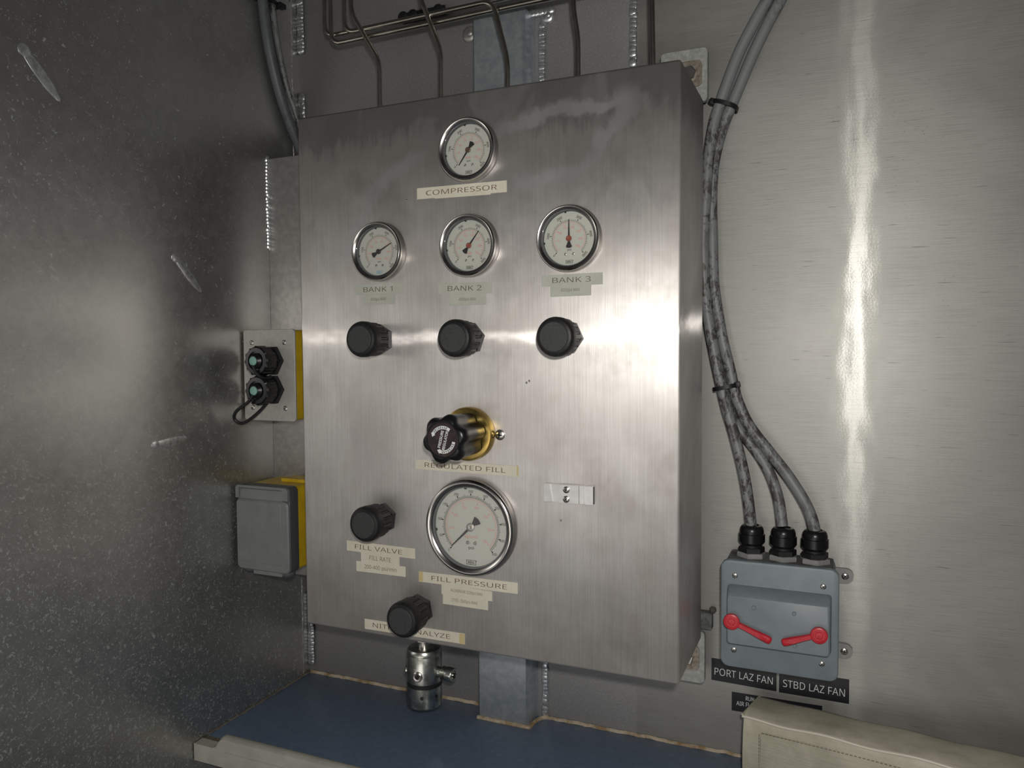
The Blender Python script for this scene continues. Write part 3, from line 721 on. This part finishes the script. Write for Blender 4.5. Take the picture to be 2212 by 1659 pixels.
for ang in (-1.1, .35, 1.2):
    RM = Matrix.Rotation(ang, 4, 'Z'); p = RM @ Vector((0, -(r - .0004), .0160)); bb.lathe([(.0024, 0), (.0024, .0006), (.00001, .0006)], 12, Matrix.Translation(p) @ RM)
bb.make('pin_hole', 'dark', ff)
RX = Matrix.Translation((r - .002, 0, .0440)) @ Matrix.Rotation(R(83), 4, 'Z')
bb = B(); bb.lathe([(.0062, 0), (.0062, .006), (.0082, .0065), (.0082, .0115), (.0070, .0120), (.0070, .0132), (.0088, .0136), (.0088, .0215), (.0078, .0228), (.0050, .0228), (.0048, .018), (.00001, .018)], 30, RX,
    f=lambda a, r_, w: r_ * (.97 if (int(a / (2 * PI) * 30) % 2 and r_ > .0080) else 1)); bb.make('side_port', 'plug', ff)

# ================================================================== OUTLET BOXES ON THE LEFT
X0, X1, Z0, Z1 = -.1265, -.0430, .2430, .3618
cx, cz = (X0 + X1) / 2, (Z0 + Z1) / 2
ob = thing('connector_box', 'yellow box with a metal cover plate and two black capped connectors', 'outlet box', (cx, -.073, cz))
hw_, hh_ = (X1 - X0) / 2, (Z1 - Z0) / 2
bb = B(); bb.loft(inset_rings(-hw_ + .003, hw_ - .0005, -hh_ + .001, hh_ - .001, .006, ((0, 0), (0, .054)))); yb = bb.make('back_box', 'yellow', ob)
bb = B(); bb.text('WOODHEAD', -.030, .030, -.004, .004, 0, Matrix.Translation((hw_ - .0002, -.025, 0)) @ Matrix.Rotation(R(90), 4, 'Z') @ Matrix.Rotation(R(-90), 4, 'Y'), .0); bb.make('embossed_lettering', flat('raised_yellow', (.80, .58, .05), .4), yb)
bb = B(); bb.loft(inset_rings(-hw_, hw_, -hh_, hh_, .004, ((0, .0545), (0, .0566), (.0005, .0572)))); cp = bb.make('cover_plate', 'platecover', ob)
for sx, sz in ((-1, 1), (1, 1), (-1, -1), (1, -1)):
    put_screw(cp, (sx * .0265 - .0008, -.0572, sz * .0425), .0033, rot=.2)
def connector(z, loop):
    Mz = Matrix.Translation((.004, -.0572, z))
    bb = B(); bb.loft([[(x, -w, q) for x, q in ngon(6, .0205, .0)] for w in (0, .0062)], Mz); c_ = bb.make('connector', 'black', ob)
    bb = B(); bb.lathe([(.0165, .0062), (.0165, .0105), (.0178, .0110), (.0178, .0275), (.0165, .0290), (.0120, .0292), (.0120, .0275), (.0100, .0275), (.0100, .0300), (.0062, .0330)], 64, Mz,
        f=lambda a, r_, w: r_ * (1 + .07 * (((a / (2 * PI) * 12) % 1) < .3)) if (r_ > .017) else r_); bb.make('ribbed_cap', 'blackgloss', c_, sharp=25)
    bb = B(); bb.lathe([(.0056, .0325), (.0056, .0342), (.0045, .0350), (.00001, .0352)], 20, Mz); bb.make('green_button', 'green', c_)
    bb = B()
    if loop: pts = [(.003, -.0900, z - .004), (-.004, -.0915, z - .014), (-.0215, -.094, z - .026), (-.0270, -.092, z - .036), (-.0200, -.088, z - .0420), (-.0090, -.084, z - .0370), (.001, -.076, z - .026), (.006, -.068, z - .016)]
    else: pts = [(.003, -.0900, z - .004), (.006, -.0890, z - .013), (.010, -.0860, z - .019), (.013, -.080, z - .022), (.014, -.070, z - .020)]
    bb.tube(pts, .0021, 8, 5); bb.make('retaining_strap', 'black', c_)
connector(.0190, False); connector(-.0185, True)

X0, X1, Z0, Z1 = -.1252, -.0408, .0505, .1605
cx, cz = (X0 + X1) / 2, (Z0 + Z1) / 2; hw_, hh_ = (X1 - X0) / 2, (Z1 - Z0) / 2
o2 = thing('outlet_box', 'yellow outlet box with a grey flip-lid weatherproof cover', 'outlet box', (cx, -.073, cz))
bb = B(); bb.loft(inset_rings(-hw_ + .004, hw_ - .0005, -hh_ + .001, hh_ - .0005, .006, ((0, 0), (0, .0578)))); bb.loft([[(x, -w, z) for x, z in rrect(-.005, .036, hh_ - .001, hh_ + .0035, .0018)] for w in (.006, .034)])
yb = bb.make('back_box', 'yellow', o2)
bb = B(); bb.text('WOODHEAD', -.032, .032, -.004, .004, 0, Matrix.Translation((hw_ - .0002, -.040, 0)) @ Matrix.Rotation(R(90), 4, 'Z') @ Matrix.Rotation(R(-90), 4, 'Y'), .0); bb.make('embossed_lettering', flat('raised_yellow_letters', (.80, .58, .05), .4), yb)
bb = B(); bb.loft(inset_rings(-hw_, hw_, -hh_, hh_, .006, ((.0005, .0580), (0, .0590), (0, .0745), (.001, .0752)))); fr_ = bb.make('cover_frame', 'greydark', o2)
# flip lid: flat panel with raised rim and hinge recess at the top
bb = B(); bb.loft(inset_rings(-hw_, hw_, -hh_, hh_ - .0175, .007, ((0, .0745), (0, .0775), (.0018, .0792)))); ld = bb.make('lid', 'greycover', o2)
bb = B(); bb.loft(inset_rings(-hw_ + .004, hw_ - .0115, -hh_ + .010, hh_ - .0195, .003, ((0, .0790), (.0006, .0796)))); bb.make('lid_panel', 'greycover', ld)
bb = B()
pl = [(-hw_, hh_ - .0165), (-hw_ + .0055, hh_ - .0165), (-hw_ + .0055, hh_ - .0030), (hw_ - .0090, hh_ - .0030), (hw_ - .0090, hh_ - .0165), (hw_, hh_ - .0165), (hw_, hh_ - .004), (hw_ - .0012, hh_ - .0012), (hw_ - .004, hh_), (-hw_ + .003, hh_), (-hw_, hh_ - .003)]
bb.prism(pl, .0745, .0790); bb.make('hinge_frame', 'greycover', o2)
bb = B(); bb.loft([[(x, y, z) for y, z in ((-.0745, hh_ - .0172), (-.0780, hh_ - .0172), (-.0750, hh_ - .0042), (-.0745, hh_ - .0042))] for x in (-hw_ + .0058, hw_ - .0093)]); bb.make('hinge_flap', 'greycover', o2)
bb = B(); bb.loft([[(x, -w, z) for x, z in rrect(-.016, hw_ - .012, -hh_ - .0045, -hh_ + .001, .0015)] for w in (.060, .0775)]); bb.make('finger_tab', 'greycover', o2)
bb = B(); bb.blob((hw_ - .012, -.066, -hh_ - .001), (.010, .009, .0075), 14, 8); bb.blob((-hw_ + .012, -.066, -hh_ - .001), (.010, .009, .006), 14, 8); bb.make('screw_boss', 'greydark', o2)

# ================================================================== SWITCH BOX
S0 = Vector((.5380, 0, .040))
sw = thing('fan_switch_box', 'blue-grey plastic double switch box with two red levers', 'switch box', S0)
hx, hz = .0605, .0600
bb = B(); bb.loft(inset_rings(-hx + .004, hx - .004, -hz + .004, hz - .002, .008, ((0, .0005), (0, .0480)))); body_ = bb.make('back_box', 'pvc', sw)
bb = B(); bb.loft([[(x, -y, z) for x, y in rrect(-hx + .006, hx - .006, .004, .046, .005)] for z in (hz - .0021, hz - .0008)]); bb.make('grimy_top', 'grime', body_)
bb = B(); bb.loft(inset_rings(-hx, hx, -hz, hz, .009, ((.0005, .0482), (0, .0488), (0, .0545), (.0008, .0556), (.0020, .0560)))); cv = bb.make('cover', 'pvc', sw)
# raised block with a deep sloped top
def q4(x0, x1, z0, z1, w): return [(x, -w, z) for x, z in rrect(x0, x1, z0, z1, .0035)]
bb = B(); bb.loft([q4(-.0530, .0533, -.0300, .0335, .0556), q4(-.0528, .0531, -.0296, .0325, .0600), q4(-.0518, .0522, -.0285, .0262, .0702), q4(-.0505, .0508, -.0272, .0246, .0716)]); rb = bb.make('raised_block', 'pvc', cv)
bb = B()
for x, z in ((-.0235, .0150), (.0170, .0140), (.0180, -.0205)): bb.lathe([(.0022, .0715), (.0022, .0728), (.0016, .0733), (.00001, .0733)], 16, Matrix.Translation((x, 0, z)))
bb.make('moulded_pip', 'pvc', cv)
for x, z in ((-.0452, .0430), (.0448, .0412), (-.0460, -.0403), (.0443, -.0420)): put_screw(cv, (x, -.0560, z), .0031, rot=random.random())
for z in (.0405, -.0440):
    bb = B(); bb.loft([[(x, -w, q) for x, q in rrect(hx - .012, hx + .0145, z - .0085, z + .0085, .008)] for w in (.0004, .0045)]); tb = bb.make('mounting_ear', 'pvc2', sw)
    put_screw(tb, (hx + .0060, -.0045, z), .0040, rot=random.random())
def lever(label, x, z, dx, dz):
    L = math.hypot(dx, dz); a = math.atan2(dz, dx)
    g = bpy.data.objects.new('lever', None); COL.objects.link(g); g.parent = sw; g.location = (x, -.0716, z); g['label'] = label
    bb = B(); bb.lathe([(.0060, 0), (.0060, .0035), (.0082, .0040), (.0086, .0060), (.0084, .0085), (.0072, .0092), (.0060, .0092), (.0056, .0084), (.0040, .0084), (.0034, .0090), (.00001, .0092)], 40); bb.make('hub', 'redworn' if False else 'red', g)
    Mx = Matrix.Rotation(-a, 4, 'Y')
    secs = []
    for t, hw2, w0, w1 in ((.10, .0030, .0042, .0082), (.22, .0028, .0042, .0080), (.45, .0030, .0040, .0076), (.70, .0037, .0038, .0074), (.92, .0040, .0036, .0070), (.98, .0034, .0038, .0068), (1.0, .0018, .0044, .0062)):
        X = L * t; secs.append([(X, -w0, -hw2), (X, -w0, hw2), (X, -(w0 + w1) / 2, hw2 * 1.08), (X, -w1, hw2 * .7), (X, -w1, -hw2 * .7), (X, -(w0 + w1) / 2, -hw2 * 1.08)])
    bb = B(); bb.loft(secs, Mx); bb.make('arm', 'red', g, sharp=50)
lever('red lever sloping down to the right', -.0458, -.0010, .0405, -.0165)
lever('red lever sloping down to the left', .0418, -.0035, -.0362, -.0140)
# cable glands with grey locknuts
for i, x in enumerate((-.0305, .0030, .0355)):
    Mg = Matrix.Translation((x, -.0290, hz - .001)) @ UPX
    bb = B(); bb.loft([[(px_, -w, pz_) for px_, pz_ in ngon(6, rr, .35 + .2 * i)] for rr, w in ((.0152, 0), (.0162, .0008), (.0162, .0050), (.0152, .0060))], Mg); nt = bb.make('locknut', 'pvc2', sw)
    bb = B(); bb.loft([[(px_, -w, pz_) for px_, pz_ in ngon(6, rr, .25)] for rr, w in ((.0142, .0060), (.0142, .0112), (.0132, .0120))], Mg)
    bb.lathe([(.0112, .0120), (.0112, .0150)], 24, Mg); gl_ = bb.make('gland_base', 'black', sw)
    bb = B(); bb.loft([[(px_, -w, pz_) for px_, pz_ in ngon(12, rr, .1)] for rr, w in ((.0115, .0142), (.0142, .0172), (.0142, .0265), (.0130, .0272))], Mg)
    bb.lathe([(.0130, .0265), (.0130, .0300), (.0122, .0335), (.0105, .0355), (.0078, .0362), (.0072, .0350)], 32, Mg); bb.make('gland_dome', 'blackgloss', sw)

# ================================================================== CABLES
def cable(label, pts, r, m, y=None, group='grey cables'):
    p3 = [(p[0], (y if y is not None else p[1]), p[-1]) for p in pts]; c = p3[0]
    bb = B(); bb.tube([tuple(Vector(q) - Vector(c)) for q in p3], r, 16, 5)
    return tag(bb.make('cable', m, None, c), label, 'cable', group)
g3 = 'cables running down into the switch box'
cA = [(.532, .745), (.5220, .7196), (.5062, .6924), (.4906, .6637), (.4783, .6335), (.4688, .6071), (.4623, .5857), (.4568, .5483), (.4544, .5109), (.4520, .4728), (.4517, .4359), (.4539, .3966), (.4588, .3583), (.4663, .3189), (.4727, .2887), (.4780, .2659), (.4874, .2343), (.4968, .1976), (.5026, .1661), (.5066, .1345)]
cB = [(.545, .745), (.5340, .7173), (.5189, .6903), (.5045, .6614), (.4915, .6317), (.4805, .6056), (.4740, .5904), (.4665, .5665), (.4610, .5370), (.4595, .4992), (.4605, .4615), (.4620, .4119), (.4660, .3811), (.4727, .3428), (.4802, .3120), (.4855, .2888), (.4905, .2714), (.5030, .2454), (.5247, .2175), (.5446, .1924), (.5607, .1676), (.5690, .1501), (.5733, .1339)]
cC = [(.538, .745), (.5275, .7180), (.5125, .6910), (.4975, .6625), (.4850, .6320), (.4745, .6060), (.468, .588), (.461, .552), (.456, .512), (.455, .470), (.455, .436), (.457, .397), (.461, .358), (.469, .318), (.4768, .2818), (.4884, .2450), (.5088, .2194), (.5249, .1939), (.5350, .1658), (.5398, .1362)]
def ypath(c, mid, end=-.029): return [(x, mid + (end - mid) * max(0, min(1, (.26 - z) / .12)), z) for x, z in c]
cable('stained grey cable curving down to the left gland of the switch box', ypath(cA, -.0235), .0064, 'cable', group=g3)
cable('grey cable bending out furthest to the right gland of the switch box', ypath(cB, -.0165), .0064, 'cable', group=g3)
cable('stained grey cable dropping between two others to the middle gland', ypath([(x - (.005 if z > .34 else .002 if z > .27 else 0), z) for x, z in cC], -.0095), .0062, 'cable', group=g3)
g2_ = 'cables in the dark left corner'
cable('thick dark grey cable hanging on the left wall above the corner plate', [(XL + .009, -.070, .88), (XL + .009, -.0865, .8410 + .012), (XL + .009, -.085, .805), (XL + .009, -.074, .745), (XL + .009, -.054, .690), (XL + .009, -.030, .648), (XL + .012, -.014, .618), (XL + .016, -.012, .56)], .0072, 'cable3', group=g2_)
cable('thin grey cable beside the thick one on the left wall, catching a highlight', [(XL + .008, -.055, .88), (XL + .008, -.0620, .8410), (XL + .008, -.0640, .800), (XL + .008, -.0560, .758), (XL + .009, -.0420, .710), (XL + .011, -.0240, .672), (XL + .014, -.0120, .640), (XL + .03, -.010, .58)], .0040, 'cable', group=g2_)
cable('thin dark cable behind the highlighted one in the left corner', [(XL + .005, -.050, .88), (XL + .005, -.0560, .8410), (XL + .005, -.0580, .800), (XL + .005, -.0500, .758), (XL + .006, -.0345, .706), (XL + .008, -.0170, .666), (XL + .013, -.0080, .625), (XL + .035, -.008, .58)], .0034, 'cable3', group=g2_)

def tie(label, c, ax, rx, ry, tail=None):
    """flat strap loop around a cable bundle; ax = direction along the cables"""
    A = Vector(ax).normalized(); Nn = Vector((0, -1, 0)); Nn = (Nn - A * Nn.dot(A)).normalized(); S = A.cross(Nn).normalized()
    bb = B(); rings = []
    for j in range(28):
        t = 2 * PI * j / 28; e = 2.6
        u_ = math.copysign(abs(math.cos(t)) ** (2 / e), math.cos(t)); v_ = math.copysign(abs(math.sin(t)) ** (2 / e), math.sin(t))
        ring = []
        for kx, ka in ((0, -1), (1, -1), (1, 1), (0, 1)):
            p = S * (u_ * (rx + kx * .0014)) + Nn * (v_ * (ry + kx * .0014)) + A * (ka * .0022); ring.append(tuple(p))
        rings.append(ring)
    bb.loft(rings, closed=True)
    h = S * (-rx - .001) + Nn * (ry * .4)
    Mx = Matrix.Translation(h) @ Matrix(((S.x, Nn.x, A.x, 0), (S.y, Nn.y, A.y, 0), (S.z, Nn.z, A.z, 0), (0, 0, 0, 1)))
    o = bb.make('cable_tie', 'black', None, c); tag(o, label, 'cable tie', 'black cable ties')
    bb = B(); bb.box(-.003, .003, -.0025, .0035, -.0032, .0032, .0006, Mx)
    if tail: bb.box(-.0008 - tail, 0, -.0008, .0008, -.002, .002, 0, Mx)
    bb.make('buckle', 'black', o)
tie('black cable tie around the cables beside the cabinet\'s top right corner', (.4745, -.0185, .6060), (.38, 0, 1), .0132, .0150, .004)
tie('black cable tie around the cables above the switch box', (.4768, -.0190, .2895), (.22, 0, -1), .0130, .0150)
tie('black cable tie around the cables on the left wall', (XL + .009, -.0745, .803), (0, 0.02, 1), .0095, .0175, .004) if False else None
def tieL():
    bb = B(); rings = []
    for j in range(28):
        t = 2 * PI * j / 28; e = 2.6
        u_ = math.copysign(abs(math.cos(t)) ** (2 / e), math.cos(t)); v_ = math.copysign(abs(math.sin(t)) ** (2 / e), math.sin(t))
        rings.append([(u_ * (.0082 + kx * .0012), v_ * (.0195 + kx * .0012), ka * .0024) for kx, ka in ((0, -1), (1, -1), (1, 1), (0, 1))])
    bb.loft(rings, closed=True); o = bb.make('cable_tie', 'black', None, (XL + .0092, -.0765, .8060)); tag(o, 'black cable tie around the cables on the left wall', 'cable tie', 'black cable ties')
    bb = B(); bb.box(.004, .0125, .012, .024, -.0032, .0032, .0006); bb.make('buckle', 'black', o)
tieL()

# small bracket peeping out behind the cabinet's lower right edge
bb = B(); bb.box(-.010, .008, -.012, 0, -.016, .004, .001); bb.blob((.008, -.004, .006), (.0042, .004, .0042), 12, 6)
tag(bb.make('wall_stud', M['grime'], None, (.4535, -.0005, .018)), 'dark bracket with a stud head behind the cabinet\'s lower right edge', 'bracket')

# ================================================================== CUSHION
cu = thing('seat_cushion', 'cream vinyl box cushion with pale piping leaning by the wall at bottom right', 'cushion', (.5178, -.011, ZC))
ang = math.atan2(-.0375, .249); T = Vector((math.cos(ang), math.sin(ang), 0)); N = Vector((math.sin(ang), -math.cos(ang), 0))   # N toward the viewer
H_ = -.066 - ZC; Ln = .46; Th = .0555
def cp_(s, n, z): v = T * s + N * n; return (v.x, v.y, z)
def sag(s, n):
    if s <= 0: return 0
    return .35 * (-.0035) * math.sin(min(s / .12, 1) * PI) * .3 - .0009 * (n) * math.sin(s * 38) ** 2 * min(1, s / .03) - .0008 * math.sin(s * 71 + n * 5) * min(1, s / .05)
bb = B(); rings = []; ns = 60
for i in range(ns + 1):
    s = Ln * i / ns; ring = []
    off_ = -.008 * (1 - 0)  # the front lower edge sits a touch left of the back edge
    prof = [(0, 0), (.0, H_ * .5), (.0, H_ - .004), (.002, H_ - .0012), (.010, H_ + .001), (.022, H_ + .0015), (.036, H_ + .001), (Th - .004, H_ - .001), (Th - .001, H_ - .004), (Th + .001, H_ * .75), (Th + .0015, H_ * .5), (Th + .001, H_ * .2), (Th - .001, .001), (Th * .5, 0)]
    for n, z in prof:
        nn = n / Th; bulge = .0012 * math.sin(s * 23 + z * 60) if n > .05 else 0
        ring.append(cp_(s - .006 * nn, n + bulge, z + (sag(s, nn) if z > H_ * .6 else 0)))
    rings.append(ring)
bb.loft(rings); bb.make('cover', 'vinyl', cu, sharp=70)
def pipe(name, pts, r, m): b_ = B(); b_.tube(pts, r, 8, 3); return b_.make(name, m, cu)
pipe('piping', [cp_(Ln * i / 50 - .007, Th + .0006, H_ - .0028 + sag(Ln * i / 50, 1) * .9) for i in range(51)], .0016, 'piping')
pipe('piping', [cp_(-.0015 - .0055 * k / 6, Th * k / 6, H_ - .0014) for k in range(7)], .0013, 'vinyl')
bb = B()
for i in range(110):
    s = .014 + i * .0040; z = H_ - .0165 + .0012 * math.sin(s * 17)
    a_, b_ = Vector(cp_(s, Th + .0022, z)), Vector(cp_(s + .0026, Th + .0022, z)); bb.tube([tuple(a_), tuple(b_)], .00035, 5, 1, smooth=False)
for i in range(16):
    z = H_ - .018 - i * .0036; bb.tube([cp_(.0155 - .004, Th + .0020, z), cp_(.0155 - .004, Th + .0020, z - .0024)], .00035, 5, 1, smooth=False)
bb.make('stitching', 'stitch', cu)
bb = B(); bb.loft([[cp_(.013 + .002 * k, Th + .0008, H_ - .0165), cp_(.45, Th + .0008, H_ - .0165), cp_(.45, Th + .0024, H_ - .030), cp_(.45, Th + .0024, .003), cp_(.013, Th + .0024, .003), cp_(.013, Th + .0024, H_ - .024)] for k in (0, 1)][:1] + [[cp_(.013, Th - .004, H_ - .0165), cp_(.45, Th - .004, H_ - .0165), cp_(.45, Th - .004, H_ - .030), cp_(.45, Th - .004, .003), cp_(.013, Th - .004, .003), cp_(.013, Th - .004, H_ - .024)]])
bb.make('front_panel', 'vinyl', cu)
